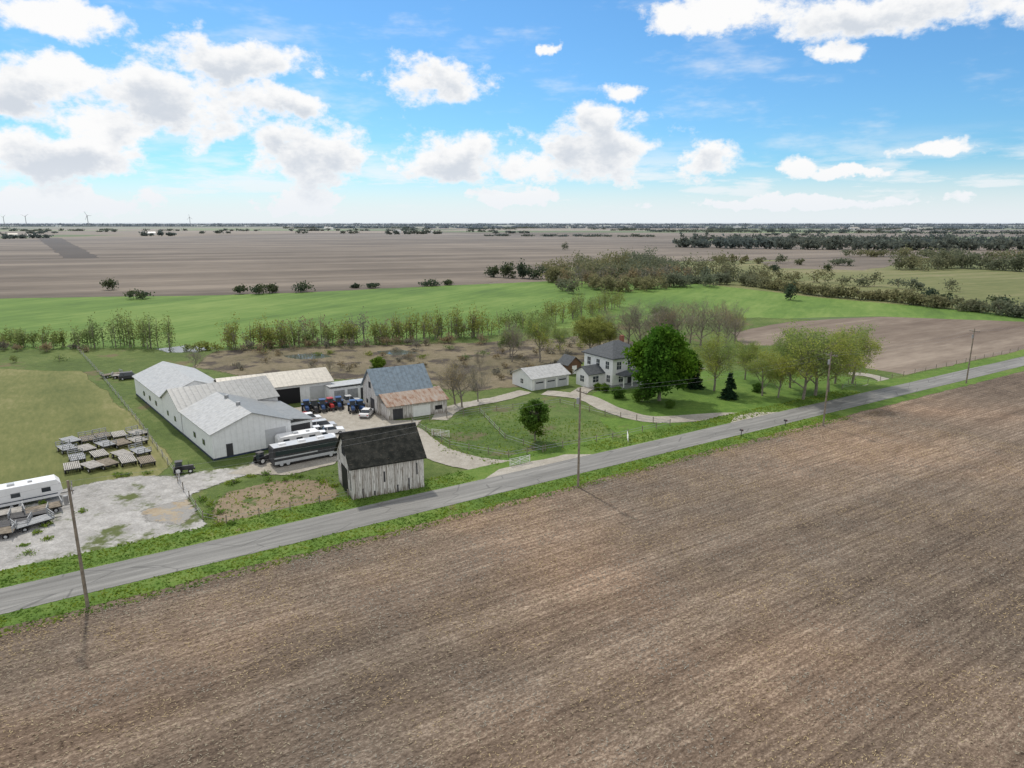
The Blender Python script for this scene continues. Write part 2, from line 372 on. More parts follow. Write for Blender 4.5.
# ---------------------------------------------------------------- ground
me=bpy.data.meshes.new('ground'); B=30000
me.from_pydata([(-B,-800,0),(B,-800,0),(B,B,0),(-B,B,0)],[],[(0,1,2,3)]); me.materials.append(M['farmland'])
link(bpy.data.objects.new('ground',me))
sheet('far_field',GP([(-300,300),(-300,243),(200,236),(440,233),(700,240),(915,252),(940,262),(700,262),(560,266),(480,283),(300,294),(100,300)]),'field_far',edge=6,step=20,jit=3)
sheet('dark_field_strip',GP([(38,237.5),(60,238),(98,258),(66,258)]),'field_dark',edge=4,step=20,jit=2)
sheet('meadow',GP([(560,268),(660,262),(915,258),(1100,262),(1400,275),(1400,340),(1024,330),(820,306),(600,290),(560,282)]),'meadow',edge=6,step=20,jit=3)
sheet('brown_field_strip',GP([(760,262),(880,255),(915,262),(860,270),(780,268)]),'field_far',edge=6,step=20,jit=3)
sheet('crop_field',GP([(-300,360),(-300,304),(0,299),(100,297),(200,296),(300,293),(400,288),(490,284),(560,281),(700,284),(820,298),(1024,316),(1200,328),(1200,334),(1024,322),(880,316),(780,318),(700,322),(600,335),(480,342),(300,352)]),'crop',edge=3,step=10,jit=1)
sheet('grassland',[G(-300,348),G(0,350),G(230,349),G(480,338),G(600,326),G(760,318),G(1024,330),G(1300,340),R(420,0),R(-90,0)],'grass',edge=3,step=8,jit=1)
sheet('right_field',[G(735,333),G(790,322),G(880,317),G(1024,322),G(1250,332),R(290,9),R(230,8),G(905,374),G(868,368),G(858,350),G(800,345),G(745,345)],'field_right',edge=1.5,step=6)
sheet('hay_field',GP([(-200,500),(-200,372),(0,370),(75,372),(100,392),(138,428),(168,462),(150,476),(90,484),(20,495)]),'hay',edge=2.5,step=5,jit=1)
sheet('marsh',GP([(225,352),(330,348),(460,345),(520,343),(610,336),(640,350),(560,364),(520,384),(450,388),(430,372),(340,376),(250,374),(205,366)]),'marsh',edge=6,step=5,jit=1.5)
sheet('pond',GP([(158,349),(185,346),(212,348),(196,352),(170,352)]),'water',edge=1.5,step=3)
sheet('marsh_pool',GP([(285,356),(315,354),(330,357),(300,359)]),'water',edge=2,step=3)
sheet('marsh_pool',GP([(380,352),(400,350.5),(415,353),(395,355)]),'water',edge=2,step=3)
sheet('lawn',[G(590,398),G(620,385),G(700,372),G(800,372),G(880,382),R(170,4.5),R(122,4.5),G(660,418),G(620,410)],'lawn',edge=2,step=4)
sheet('paddock',[G(425,425),G(480,412),G(560,405),G(600,418),G(640,438),R(84,8),R(66,8),G(500,468)],'paddock',edge=2,step=4)
sheet('lawn',[G(500,460),R(68,5),R(105,5),G(600,418),G(606,424),G(628,440),R(84,9),R(72,9)],'lawn',edge=1,step=4)
sheet('dirt_patch',GP([(236,495),(275,485),(318,484),(326,496),(316,515),(270,528),(238,528),(226,512)]),'dirt',edge=3,step=3)
sheet('gravel_lot',GP([(-80,600),(-120,520),(30,500),(105,483),(180,480),(235,470),(262,462),(232,476),(205,488),(176,494),(186,515),(196,534),(180,548),(130,560),(60,572),(0,582)]),'gravel',edge=3,step=3,jit=1)
sheet('sand_patch',GP([(162,509),(169,506),(178,514),(173,521),(164,518)]),'sand',edge=4,step=2)
sheet('yard',GP([(232,474),(262,462),(292,447),(262,414),(330,404),(366,402),(388,422),(420,421),(412,430),(424,440),(345,448),(330,464),(290,474)]),'drive',edge=1.2,step=3,jit=.3)
dl=smoothline([G(405,430),G(430,450),G(465,462),R(61,6),R(66,1)])
sheet('driveway',ribbon(dl,[5]*(len(dl)-6)+[6,7,9,11,14,16]),'drive',edge=.6,step=2,jit=.12)
dl=smoothline([G(545,393),G(585,398),G(612,410),G(655,420),R(112,6.5),R(116,1)])
sheet('driveway',ribbon(dl,[4]*(len(dl)-6)+[4,5,6,8,11,14]),'drive',edge=.3,step=2,jit=.1)
sheet('farm_lane',ribbon(smoothline(GP([(525,392),(495,400),(455,408),(440,420)])),3.),'drive',edge=.7,step=2,jit=.2)
sheet('farm_lane',ribbon(smoothline(GP([(848,374),(870,376),(885,383),(850,392)])),3.),'drive',edge=.4,step=2,jit=.2)
sheet('farm_lane',ribbon(smoothline(GP([(575,397),(590,388),(640,380),(700,368)])),3.),'drive',edge=.4,step=2,jit=.2)
sheet('verge',[R(-120,0),R(600,0),R(600,8),R(400,7.),R(200,6.5),R(122,6),R(107,6),R(74,6),R(54,6.5),R(30,6.5),R(-120,6)],'verge',edge=1.5,step=3)
sheet('verge',[R(-120,0),R(600,0),R(600,-6.6),R(-120,-6.6)],'verge',edge=.3,step=6)
sheet('field',[R(-140,-6.1),R(-60,-6.4),R(0,-6.2),R(60,-6.6),R(120,-6.2),R(200,-6.4),R(600,-6.1),R(600,-400),R(-140,-260)],'field',edge=1.1,step=2.,jit=.3)
ZC[0]+=1
sheet('driveway_apron',[R(55,2),R(77,2),R(72,5),R(60,5)],'drive',edge=.5,step=2,jit=.2)
sheet('driveway_apron',[R(107,2),R(123,2),R(118,5),R(112,5)],'drive',edge=.5,step=2,jit=.2)
sheet('road',[R(-140,-2.6),R(-140,2.6),R(700,2.6),R(700,-2.6)],'asphalt',edge=.5,step=6,jit=.08)
# ---------------------------------------------------------------- buildings
def gable(w,r,x0,x1,y0,y1,wh,rh,axis,wm='white_metal',rm=None,over=.35,th=.12,rm2=None,wz=0):
    rm=rm or ('roof_light_'+axis); rm2=rm2 or rm
    e0,e1,a0,a1=(y0,y1,x0,x1) if axis=='x' else (x0,x1,y0,y1)
    m=(e0+e1)/2; sl=(rh-wh)/(m-e0)
    w.prism([(e0,wz),(e1,wz),(e1,wh),(m,rh),(e0,wh)],axis,a0,a1,wm)
    g=.012
    r.prism([(e0-over,wh-over*sl+g),(m,rh+g),(m,rh+g+th),(e0-over,wh-over*sl+g+th)],axis,a0-over,a1+over,rm)
    r.prism([(m+.002,rh+g),(e1+over,wh-over*sl+g),(e1+over,wh-over*sl+g+th),(m+.002,rh+g+th)],axis,a0-over,a1+over,rm2)
def window(mb,face,a,z,w,h,off=.03,fm='white'):
    ax,val,sg=face
    def bx(a0,a1,z0,z1,o,mat):
        lo,hi=sorted((val,val+sg*o))
        if ax=='y': mb.box(a0,a1,lo,hi,z0,z1,mat)
        else: mb.box(lo,hi,a0,a1,z0,z1,mat)
    bx(a-w/2-.1,a+w/2+.1,z-.1,z+h+.1,off,fm); bx(a-w/2,a+w/2,z,z+h,off+.02,'glass')
    bx(a-.03,a+.03,z,z+h,off+.035,fm); bx(a-w/2,a+w/2,z+h/2-.03,z+h/2+.03,off+.033,fm)
def panel(mb,face,a0,a1,z0,z1,mat,off=.04):
    ax,val,sg=face; lo,hi=sorted((val,val+sg*off))
    if ax=='y': mb.box(a0,a1,lo,hi,z0,z1,mat)
    else: mb.box(lo,hi,a0,a1,z0,z1,mat)
# main shed complex
A=G(214,461); rzm=math.radians(39.5)
e=empty('machine_shed',A,rzm)
w=MB();r=MB();d=MB()
gable(w,r,0,12.5,0,17,4.3,6.6,'y',rm='roof_light_y',rm2='roof_grey_y')
gable(w,r,-.05,17,17.4,30,4.2,6.9,'x',rm='roof_grey_x',rm2='roof_light_x')
gable(w,r,0,12,30.4,54,4.1,6.4,'y',rm2='roof_light_y')
w.box(12.52,17,2.,17.2,0,3.1,'white_metal')
r.prism([(12.6,4.0),(17.4,3.1),(17.4,3.22),(12.6,4.12)],'y',1.7,17.2,'roof_grey_y')
panel(d,('x',-.05,-1),.0,54,0,.35,'dkblue',.03)
panel(d,('y',0,-1),0,12.5,0,.35,'dkblue',.03)
panel(d,('y',0,-1),8.2,11.6,.36,3.4,'silver',.05); panel(d,('y',0,-1),2,3,.36,2.3,'dark',.05)
panel(d,('y',2,-1),13,16.6,.1,2.7,'dark',.05)
for y in (4,9,21,26,35,40,45): panel(d,('x',-.05,-1),y,y+1.1,1.5,2.4,'glass',.04)
for y in (6,12): d.cyl((6.25,y,6.5),(6.25,y,7.2),.35,.35,10,'grey')
w.build('walls',parent=e);r.build('roof',parent=e);d.build('doors_and_trim',parent=e)
# tan-roofed shed
e=empty('pole_barn',G(236,411),PHI-math.radians(2)); w=MB();r=MB();d=MB()
gable(w,r,-2,19,0,11,3.9,5.6,'x',rm='roof_tan',over=.5)
panel(d,('y',0,-1),7.5,12.5,.05,3.3,'black',.05); panel(d,('y',0,-1),7.2,12.8,3.3,3.45,'white',.08)  # black panel stands in for the shade inside the open bay
panel(d,('y',0,-1),14.5,17.5,.05,3.1,'silver',.05); panel(d,('y',0,-1),2,5.,.05,3.1,'grey',.05)
w.build('walls',parent=e);r.build('roof',parent=e);d.build('doors',parent=e)
e=empty('low_shed',G(331,403),PHI); w=MB();r=MB();d=MB()
w.box(0,9.2,0,5,0,2.9,'white_metal'); r.prism([(-.4,3.3),(5.4,2.95),(5.4,3.07),(-.4,3.42)],'x',-.2,9.4,'roof_light_x')
for x in (.8,3.6,6.4): panel(d,('y',0,-1),x,x+2.2,.05,2.4,'grey' if x<6 else 'dark',.05)
w.build('walls',parent=e);r.build('roof',parent=e);d.build('doors',parent=e)
# blue-grey roofed barn with lean-to
e=empty('livestock_barn',G(388,421),PHI-math.radians(3)); w=MB();r=MB();d=MB()
gable(w,r,-.5,10.5,4.2,13,4.4,8.2,'x',wm='barn',rm='roof_blue',over=.4)
w.box(0,12,0,4.18,0,2.6,'barn')
r.prism([(-.5,2.65),(4.3,4.3),(4.3,4.42),(-.5,2.77)],'x',-.3,12.3,'rust')
panel(d,('y',0,-1),1,3,.05,2.1,'dark'); panel(d,('y',0,-1),5,8.5,.05,2.2,'white'); panel(d,('y',0,-1),9.5,11,.9,1.7,'black')
panel(d,('x',-.5,-1),6,8.4,.05,2.8,'dark'); panel(d,('x',-.5,-1),7.9,9.1,4.6,5.8,'black'); panel(d,('x',-.5,-1),10,11,1.2,2,'black')
w.build('walls',parent=e);r.build('roof',parent=e);d.build('doors',parent=e)
# old barn by the road
e=empty('old_wooden_barn',G(353,501),math.radians(27)); w=MB();r=MB();d=MB()
gable(w,r,0,10,0,8,4.7,8.2,'x',wm='barn',rm='shingle_old',over=.35,th=.16)
r.box(-.36,10.36,3.9,4.1,8.28,8.42,'dark')
f=('x',0,-1)
panel(d,f,2.3,5.6,.05,3.6,'black'); panel(d,f,5.65,7.3,.3,3.4,'barn',.10)  # black panels on this gable paint the dark inside of its openings
d.prism([(3.2,5.2),(4.9,5.2),(4.9,6.3),(4.05,7.2),(3.2,6.3)],'x',-.05,0,'black')
for (a,z0,z1) in((.7,1.2,3.6),(1.4,2.5,4.2),(6.6,3.7,5.3),(7.2,1.,2.)): panel(d,f,a,a+.22,z0,z1,'black',.03)
f=('y',0,-1)
for (a,z0,z1) in((1.3,.1,1.5),(2.9,.0,.9),(4.3,1.9,3.4),(6.1,.05,1.2),(7.7,.3,1.9),(8.9,2.2,3.9)): panel(d,f,a,a+.2,z0,z1,'dark',.02)
for i in range(9): 
    x=.2+i*1.15+random.uniform(-.25,.25); panel(d,f,x,x+.05,.02,4.5-random.random()*1.2,'wood',.05)
w.build('walls',parent=e);r.build('roof',parent=e);d.build('openings',parent=e)
# garage
e=empty('garage',G(532,391),PHI); w=MB();r=MB();d=MB()
gable(w,r,0,10,0,8,2.7,4.3,'x',wm='siding',rm='roof_light_x',over=.4)
for x in (.7,3.8,6.9): panel(d,('y',0,-1),x,x+2.6,.05,2.2,'silver',.06); panel(d,('y',0,-1),x+.3,x+2.3,1.5,1.8,'glass',.08)
window(d,('x',0,-1),4,1,1,1)
w.build('walls',parent=e);r.build('roof',parent=e);d.build('doors',parent=e)
e=empty('garden_shed',G(568,375),PHI); w=MB();r=MB()
gable(w,r,0,4,0,4,2.5,4.2,'y',wm='brown',rm='shingle_grey'); r.build('roof',parent=e)
panel(w,('y',0,-1),1.2,2.6,.05,2.1,'white'); w.build('walls',parent=e)
# farmhouse
hl=G(612,388); e=empty('farmhouse',hl,PHI); e.scale=(1.12,)*3; w=MB();r=MB();d=MB()
w.box(0,9,0,9,.0,5.8,'siding'); w.box(-.05,9.05,-.05,9.05,0,.5,'grey')
def hip(mb,x0,x1,y0,y1,z,h,run,mat,o=.5):
    x0-=o;x1+=o;y0-=o;y1+=o; m=(y0+y1)/2
    vs=[(x0,y0,z),(x1,y0,z),(x1,y1,z),(x0,y1,z),(x0+run,m,z+h),(x1-run,m,z+h)]
    vs+=[(x0,y0,z-.18),(x1,y0,z-.18),(x1,y1,z-.18),(x0,y1,z-.18)]
    mb.add(vs,[(0,1,5,4),(1,2,5),(2,3,4,5),(3,0,4),(0,1,7,6),(1,2,8,7),(2,3,9,8),(3,0,6,9),(6,7,8,9)],mat)
hip(r,0,9,0,9,5.98,2.6,4.2,'shingle_grey')
gable(w,r,-4,-.05,2.5,6.5,2.8,4.0,'x',wm='siding',rm='shingle_grey')
w.box(1,8,-2.2,-.06,2.45,2.6,'white'); hip(r,1,8,-2.4,-.2,2.78,.8,1.2,'shingle_grey',.2)
for x in (1.2,3.4,5.6,7.8): w.box(x-.08,x+.08,-2.15,-1.99,0,2.45,'white')
w.box(1,8,-2.2,-.1,0,.35,'grey')
for x in (1.6,4.5,7.4): window(d,('y',0,-1),x,3.6,1.1,1.5)
for x in (2.2,6.9): window(d,('y',0,-1),x,1.,1.1,1.4)
panel(d,('y',0,-1),4,5,.4,2.4,'dark')
for y in (1.6,4.5,7.4): window(d,('x',0,-1),y,3.6,1.0,1.5)
window(d,('x',0,-1),1.2,1.,1.,1.4); window(d,('x',-4,-1),4.5,1,1.2,1.2); window(d,('y',2.5,-1),-2.2,1,1.4,1.2)
d.box(6.5,7.2,5,5.7,6.2,9.3,'brick')
w.build('walls',parent=e);r.build('roof',parent=e);d.build('windows_and_doors',parent=e)
def smallshed(px,py,L,W,h,wm,rm,rz=PHI,nm='distant_shed'):
    e=empty(nm,G(px,py),rz); w=MB();r=MB(); gable(w,r,0,L,0,W,h,h*1.5,'x',wm=wm,rm=rm); panel(w,('y',0,-1),L*.4,L*.6,.05,h*.7,'dark')
    w.build('walls',parent=e); r.build('roof',parent=e)
for a in [(8,237,20,12,6,'white','roof_tan'),(28,237.5,18,12,5,'white','roof_light_x'),(148,235,20,12,6,'white','roof_light_x'),(425,233,30,16,7,'white','roof_tan'),(395,233,22,14,7,'white','roof_light_x'),(735,229,50,20,9,'white','roof_light_x'),(852,230,60,20,9,'white','roof_tan'),(905,231,45,18,8,'white','roof_light_x'),(325,230,40,18,8,'white','roof_light_x')]: smallshed(*a)
# ---------------------------------------------------------------- poles & fences
def pole(px,py,ht):
    p=G(px,py); mb=MB(); mb.cyl((0,0,-.2),(0,0,ht),.17,.11,10,'wood')
    mb.box(-1.1,1.1,-.28,-.17,ht-.75,ht-.62,'wood')
    for x in (-1.,-.5,.5,1.): mb.cyl((x,-.22,ht-.62),(x,-.22,ht-.42),.05,.04,6,'grey')
    mb.cyl((0,.36,ht-2.2),(0,.36,ht-1.4),.2,.2,8,'grey')
    mb.build('utility_pole',p,PHI+math.pi/2); return p,ht
PL=[pole(88,608,13.),pole(578,488,14.4),pole(823,427,13.8),pole(966,384,12.8)]
wm_=MB()
ex=[(PL[0][0]*2-PL[1][0],11.3)]+PL+[(PL[3][0]+D*70,11.5)]
for (p,h),(q,h2) in zip(ex[:-1],ex[1:]):
    for off in (-1.,1.):
        a=p+Nn*off+Vector((0,0,h-.4)); b=q+Nn*off+Vector((0,0,h2-.4)); last=a
        for i in range(1,9):
            t=i/8; c=a.lerp(b,t)-Vector((0,0,4*1.1*t*(1-t))); wm_.cyl(last,c,.008,.008,4,'grey'); last=c
wm_.build('power_line')
def fence(name,pts,sp=3.,h=1.25,rails=(.5,.95),pm='wood',rr=.02,pr=.07,rm='grey'):
    mb=MB()
    for a,b in zip(pts[:-1],pts[1:]):
        n=max(1,int((b-a).length/sp))
        for i in range(n):
            c=a.lerp(b,i/n); l=random.uniform(-.04,.04); mb.cyl((c.x,c.y,-.1),(c.x+l,c.y+l,h),pr,pr*.9,6,pm)
        for z in rails: mb.cyl((a.x,a.y,z),(b.x,b.y,z),rr,rr,4,rm)
    mb.cyl((b.x,b.y,-.1),(b.x,b.y,h),pr,pr,6,pm)
    mb.build(name)
fence('paddock_fence',[G(412,424),G(450,447),R(64,9),R(84,7.5),R(98,8),G(605,416),G(560,404),G(480,413),G(412,424)],pr=.08,rr=.03)
fence('paddock_fence',[G(480,413),G(505,440),R(70,8.2)],pr=.08,rr=.03)
fence('field_fence',GP([(76,348),(100,375),(140,425),(180,482)]),sp=4,pm='woodlight')
fence('wire_fence',[G(178,482),G(203,520),R(22,7),R(45,7)],sp=3.5)
fence('wire_fence',[G(860,375),R(150,7.5),R(300,7.5)],sp=5)
def gate(px,py,L,rz,nm='white_gate'):
    mb=MB()
    for z in (.25,.5,.75,1.0,1.25): mb.cyl((0,0,z),(L,0,z),.035,.035,5,'white')
    for x in (0,L/2,L): mb.cyl((x,0,.0),(x,0,1.3),.05,.05,5,'white')
    mb.cyl((0,.01,.25),(L,.01,1.25),.03,.03,5,'white'); mb.build(nm,G(px,py),rz)
gate(510,467,3.6,PHI); gate(628,443,2.5,PHI+.9); gate(432,436,3.2,-.3)
def mailbox(px,py):
    mb=MB(); mb.cyl((0,0,0),(0,0,1.1),.06,.06,6,'dark'); mb.box(-.3,.3,-.13,.13,1.1,1.28,'dark'); mb.cyl((-.3,0,1.28),(.3,0,1.28),.13,.13,10,'dark'); mb.box(-.25,-.2,.14,.16,1.25,1.5,'red')
    mb.build('mailbox',G(px,py),PHI+math.pi/2)
mailbox(741,437); mailbox(785,427)
# ---------------------------------------------------------------- vehicles
def wheels(mb,xs,hw,r,wd=.22):
    for x in xs:
        for s in(-1,1):
            y=s*hw; mb.cyl((x,y-s*wd,r),(x,y,r),r,r,12,'tire'); mb.cyl((x,y,r),(x,y+s*.015,r),r*.55,r*.5,10,'silver')
def car(px,py,rz,col,kind='car'):
    mb=MB()
    L=2.7 if kind=='truck' else 2.3
    hw=.9
    prof=[(-L,.35),(L,.35),(L,.75),(L-.15,.92),(L-1.25,1.0),(-L+.1,1.02),(-L,.9)]
    n=len(prof); vs=[(x,-hw,z) for x,z in prof]+[(x,hw,z) for x,z in prof]
    mb.add(vs,[(i,(i+1)%n,n+(i+1)%n,n+i) for i in range(n)]+[tuple(range(n)),tuple(range(n,2*n))[::-1]],col)
    if kind=='truck':
        c0,c1=-.5,1.45
        mb.box(-L+.15,-.7,-.72,.72,1.022,1.04,'dark')
        for s in (-1,1): mb.box(-L+.05,-.6,s*.9-.06*(s>0),s*.9+.06*(s<0),1.0,1.25,col)
    elif kind=='suv': c0,c1=-L+.15,1.2
    else: c0,c1=-1.6,1.0
    mb.taper((c0,c1,-.84,.84),1.0,(c0+(.25 if kind!='car' else .55),c1-.6,-.66,.66),1.5+(.2 if kind!='car' else 0),'glass')
    zt=1.5+(.2 if kind!='car' else 0)
    mb.box(c0+(.25 if kind!='car' else .55)-.03,c1-.57,-.67,.67,zt,zt+.05,col)
    for x in (c0+.9,): 
        for s in(-1,1): mb.box(x-.05,x+.05,s*.8-.05,s*.8+.05,1.0,zt-.05,col)
    wheels(mb,(-L+.8,L-.85),.92,.34)
    mb.box(L-.01,L+.05,-.8,.8,.4,.55,'dark'); mb.box(L-.04,L+.02,-.85,-.5,.68,.82,'silver'); mb.box(L-.04,L+.02,.5,.85,.68,.82,'silver')
    mb.box(-L-.05,-L+.01,-.8,.8,.4,.55,'dark'); mb.box(-L-.02,-L+.03,-.87,-.6,.7,.88,'red'); mb.box(-L-.02,-L+.03,.6,.87,.7,.88,'red')
    o=mb.build('pickup_truck' if kind=='truck' else 'parked_car',G(px,py),rz,bevel=.04); return o
def tractor(px,py,rz,col='blue',s=1.):
    mb=MB()
    for sd in(-1,1):
        mb.cyl((-.8,sd*.65,.85),(-.8,sd*1.1,.85),.85,.85,16,'tire'); mb.cyl((-.8,sd*1.1,.85),(-.8,sd*1.12,.85),.45,.42,12,'white')
        mb.cyl((1.5,sd*.6,.5),(1.5,sd*.9,.5),.5,.5,14,'tire'); mb.cyl((1.5,sd*.9,.5),(1.5,sd*.92,.5),.26,.24,10,'white')
        mb.box(-1.6,-.1,sd*.88-.25,sd*.88+.25,1.72,1.8,col)
    mb.taper((0,2.2,-.4,.4),.7,(0,2.1,-.35,.35),1.6,col); mb.box(-1.2,0,-.5,.5,.6,1.3,'dark')
    mb.taper((-1.3,.1,-.65,.65),1.3,(-1.2,-.05,-.6,.6),2.55,'glass'); mb.box(-1.35,.15,-.7,.7,2.55,2.72,col)
    mb.cyl((1.2,.25,1.55),(1.2,.25,2.4),.05,.05,6,'dark'); mb.box(2.2,2.4,-.4,.4,.6,1.,'dark')
    o=mb.build('tractor',G(px,py),rz,bevel=.03); o.scale=(s,)*3
def coach(px,py,rz):
    mb=MB(); L=5.2;hw=1.25
    prof=[(-L,.45),(L,.45),(L+.12,1.1),(L-.05,2.4),(L-.5,3.1),(-L+.1,3.15),(-L,2.95)]; n=len(prof)
    vs=[(x,-hw,z) for x,z in prof]+[(x,hw,z) for x,z in prof]
    mb.add(vs,[(i,(i+1)%n,n+(i+1)%n,n+i) for i in range(n)]+[tuple(range(n)),tuple(range(n,2*n))[::-1]],'dark')
    for s in(-1,1):
        lo,hi=sorted((s*hw,s*(hw+.02))); mb.box(-L+.3,L-.6,lo,hi,1.95,2.7,'glass')
        lo,hi=sorted((s*hw,s*(hw+.015))); mb.box(-L+.1,L-.2,lo,hi,.6,1.05,'silver'); mb.box(-L+.1,1.5,lo,hi,1.45,1.65,'silver')
    mb.box(-L+.15,L-.6,-1.15,1.15,3.17,3.2,'silver')
    for x in (-3.5,-.5,2.5): mb.taper((x-.6,x+.6,-.4,.4),3.2,(x-.5,x+.5,-.3,.3),3.45,'carwhite')
    mb.taper((L-.02,L+.2,-1.1,1.1),1.5,(L-.3,L+.0,-1.1,1.1),2.6,'glass')
    wheels(mb,(-3.1,-4.1,3.6),hw+.01,.5,.3); mb.build('motor_coach',G(px,py),rz,bevel=.08)
def camper(px,py,rz,L=4.2,nm='travel_trailer',h=2.9):
    mb=MB(); hw=1.2
    prof=[(-L,.6),(L-.5,.6),(L,1.4),(L-.1,h-.6),(L-.6,h),(-L+.3,h),(-L,h-.4)]; n=len(prof)
    vs=[(x,-hw,z) for x,z in prof]+[(x,hw,z) for x,z in prof]
    mb.add(vs,[(i,(i+1)%n,n+(i+1)%n,n+i) for i in range(n)]+[tuple(range(n)),tuple(range(n,2*n))[::-1]],'carwhite')
    for s in(-1,1):
        lo,hi=sorted((s*hw,s*(hw+.02)))
        for x in (-L+1.2,-.3,L-1.8): mb.box(x-.5,x+.5,lo,hi,1.5,2.1,'glass')
        lo,hi=sorted((s*hw,s*(hw+.015))); mb.box(-L+.1,L-.6,lo,hi,.95,1.1,'dkblue')
    mb.box(-1,-.2,-.35,.35,h,h+.25,'silver'); mb.box(1.2,1.7,-.25,.25,h,h+.12,'grey'); mb.cyl((L-.5,0,.5),(L+1.3,0,.5),.06,.06,6,'dark')
    mb.cyl((L+1.1,0,0),(L+1.1,0,.5),.05,.05,6,'dark'); wheels(mb,(-.9,0),hw-.02,.36); mb.build(nm,G(px,py),rz,bevel=.07)
def wagon(px,py,rz,L=1.9,top='woodlight',rails=True):
    mb=MB(); hw=1.05
    for x in (-L+.15,-L*.3,L*.3,L-.15): mb.box(x-.06,x+.06,-hw,hw,.62,.76,'dark')
    for s in (-.5,.5): mb.box(-L,L,s-.07,s+.07,.48,.619,'dark')
    n=9
    for i in range(n):
        y=-hw+.02+i*(2*hw/n); mb.box(-L,L,y,y+2*hw/n*.72,.762,.82+random.random()*.02,top)
    if rails:
        for x in (-L+.05,L-.05):
            for y in (-hw+.06,0,hw-.06): mb.box(x-.05,x+.05,y-.05,y+.05,.82,1.5,'grey')
            mb.box(x-.04,x+.04,-hw,hw,1.38,1.48,'grey'); mb.box(x-.035,x+.035,-hw,hw,1.08,1.16,'grey')
    mb.cyl((L,0,.5),(L+1.,0,.3),.05,.05,6,'dark'); wheels(mb,(-L*.6,L*.6),hw-.05,.33,.18)
    mb.build('hay_wagon',G(px,py),rz)
coach(306,460,PHI+.05)
camper(300,447,PHI+.03,3.6,'motorhome',2.5)
for a in [(290,433,.5,'red','car'),(300,427,.5,'red','truck'),(309,422,.55,'carwhite','suv'),(315,436,.5,'carwhite','truck'),(322,441,.4,'carwhite','suv'),(323,429,.5,'silver','suv'),(297,419,.6,'red','car'),(284,424,2.2,'silver','truck'),(308,431,.5,'dark','car'),(331,434,.4,'carwhite','car')]: car(*a)
for px,py,rz,c in [(307,412,-1.2,'blue'),(315,412,-1.1,'dark'),(323,411,-1.2,'blue'),(331,409.5,-1.1,'red'),(339,408.5,-1.2,'blue'),(353,412,-1.3,'blue'),(361,412,-1.0,'blue')]: tractor(px,py,rz,c,.85)
tractor(183,473,.4,'dark',.7); tractor(263,463,1.,'dark',.7)
car(347,404,.5,'silver','truck'); car(367,416,1.5,'carwhite','car')
for row,(x0,y0,x1,y1,n) in enumerate([(72,444,135,436,5),(70,453,138,445,5),(80,462,142,454,4),(74,471,146,463,5)]):
    for i in range(n):
        t=i/(n-1); wagon(x0+(x1-x0)*t+random.uniform(-3,3),y0+(y1-y0)*t+random.uniform(-1.5,1.5),PHI+math.pi/2+.2+random.uniform(-.2,.2),1.8,random.choice(['woodlight','grey','wood','wood']),random.random()<.6)
camper(20,505,PHI+.1,4.8)
for a in [(5,518,.6,'woodlight'),(30,519,.5,'dark'),(44,513,.7,'wood'),(12,529,.4,'dark'),(-4,538,.4,'wood'),(34,527,.9,'grey')]: wagon(a[0],a[1],a[2],2.,a[3])
wagon(122,378,.3,2.); car(130,379,.5,'dark','suv'); wagon(112,377,.9,2.2,'wood')
# ---------------------------------------------------------------- trees
def tubes(segs):
    V=[];Fc=[]
    for p0,p1,r0,r1,n in segs:
        d=(p1-p0); L=d.length
        if L<1e-5: continue
        d/=L; a=d.cross(Vector((0,0,1)) if abs(d.z)<.9 else Vector((1,0,0))).normalized(); b=d.cross(a); o=len(V)
        for p,r in((p0,r0),(p1,r1)):
            for i in range(n):
                t=2*math.pi*i/n; V.append(p+a*(math.cos(t)*r)+b*(math.sin(t)*r))
        for i in range(n): Fc.append((o+i,o+(i+1)%n,o+n+(i+1)%n,o+n+i))
    return [tuple(v) for v in V],Fc
def grow_tree(name,seed,ht,leaf,leafn,lsize,sig,spread=.9,levels=4,kids=(7,5,4,3),trunk=.28,first=.28,up=.12,lenf=(.42,.26,.17,.10),minr=.012):
    rnd=random.Random(seed); segs=[]; tips=[]
    def rv(): return Vector((rnd.gauss(0,1),rnd.gauss(0,1),rnd.gauss(0,1))).normalized()
    def grow(p,d,L,r,lev):
        k=5 if lev<2 else 3; pts=[p]
        for i in range(k):
            d=(d+rv()*(.10 if lev==0 else .2)+Vector((0,0,up))).normalized(); q=p+d*(L/k)
            r1=max(minr,r*(1-(.55 if lev==0 else .75)*(i+1)/k)); r0=max(minr,r*(1-(.55 if lev==0 else .75)*i/k))
            segs.append((p,q,r0,r1,7 if lev==0 else (5 if lev==1 else 3))); p=q; pts.append((p))
            if lev>=levels-1: tips.append(p)
        if lev<levels:
            n=kids[lev]
            for i in range(n):
                f=(first if lev==0 else .3)+(1-(first if lev==0 else .3))*((i+rnd.random()*.8)/n); f=min(f,1)
                x=f*k; j=min(int(x),k-1); bp=pts[j].lerp(pts[j+1],x-j)
                side=rv(); side=(side-d*side.dot(d)).normalized()
                if lev==0:
                    an=i*2.4+rnd.random()*.7; side=Vector((math.cos(an),math.sin(an),0))
                nd=(d*(.55+(.35*f))+side*spread).normalized()
                grow(bp,nd,ht*lenf[lev]*(1.1-.35*f if lev==0 else 1)*rnd.uniform(.75,1.2),max(minr,r*(.55-.15*f)),lev+1)
    grow(Vector((0,0,-.1)),Vector((0,0,1)),ht*.72,trunk,0)
    T=np.array([tuple(t) for t in tips]); idx=rng.integers(0,len(T),leafn)
    c=T[idx]+rng.normal(size=(leafn,3))*sig; a,b=leafaxes(leafn,lsize)
    k=c[:,2]>.5; c=c[k]; a=a[k]; b=b[k]
    return quads(name,c,a,b,[leaf,'bark'],tubes(segs)), float(np.max(c[:,2]))
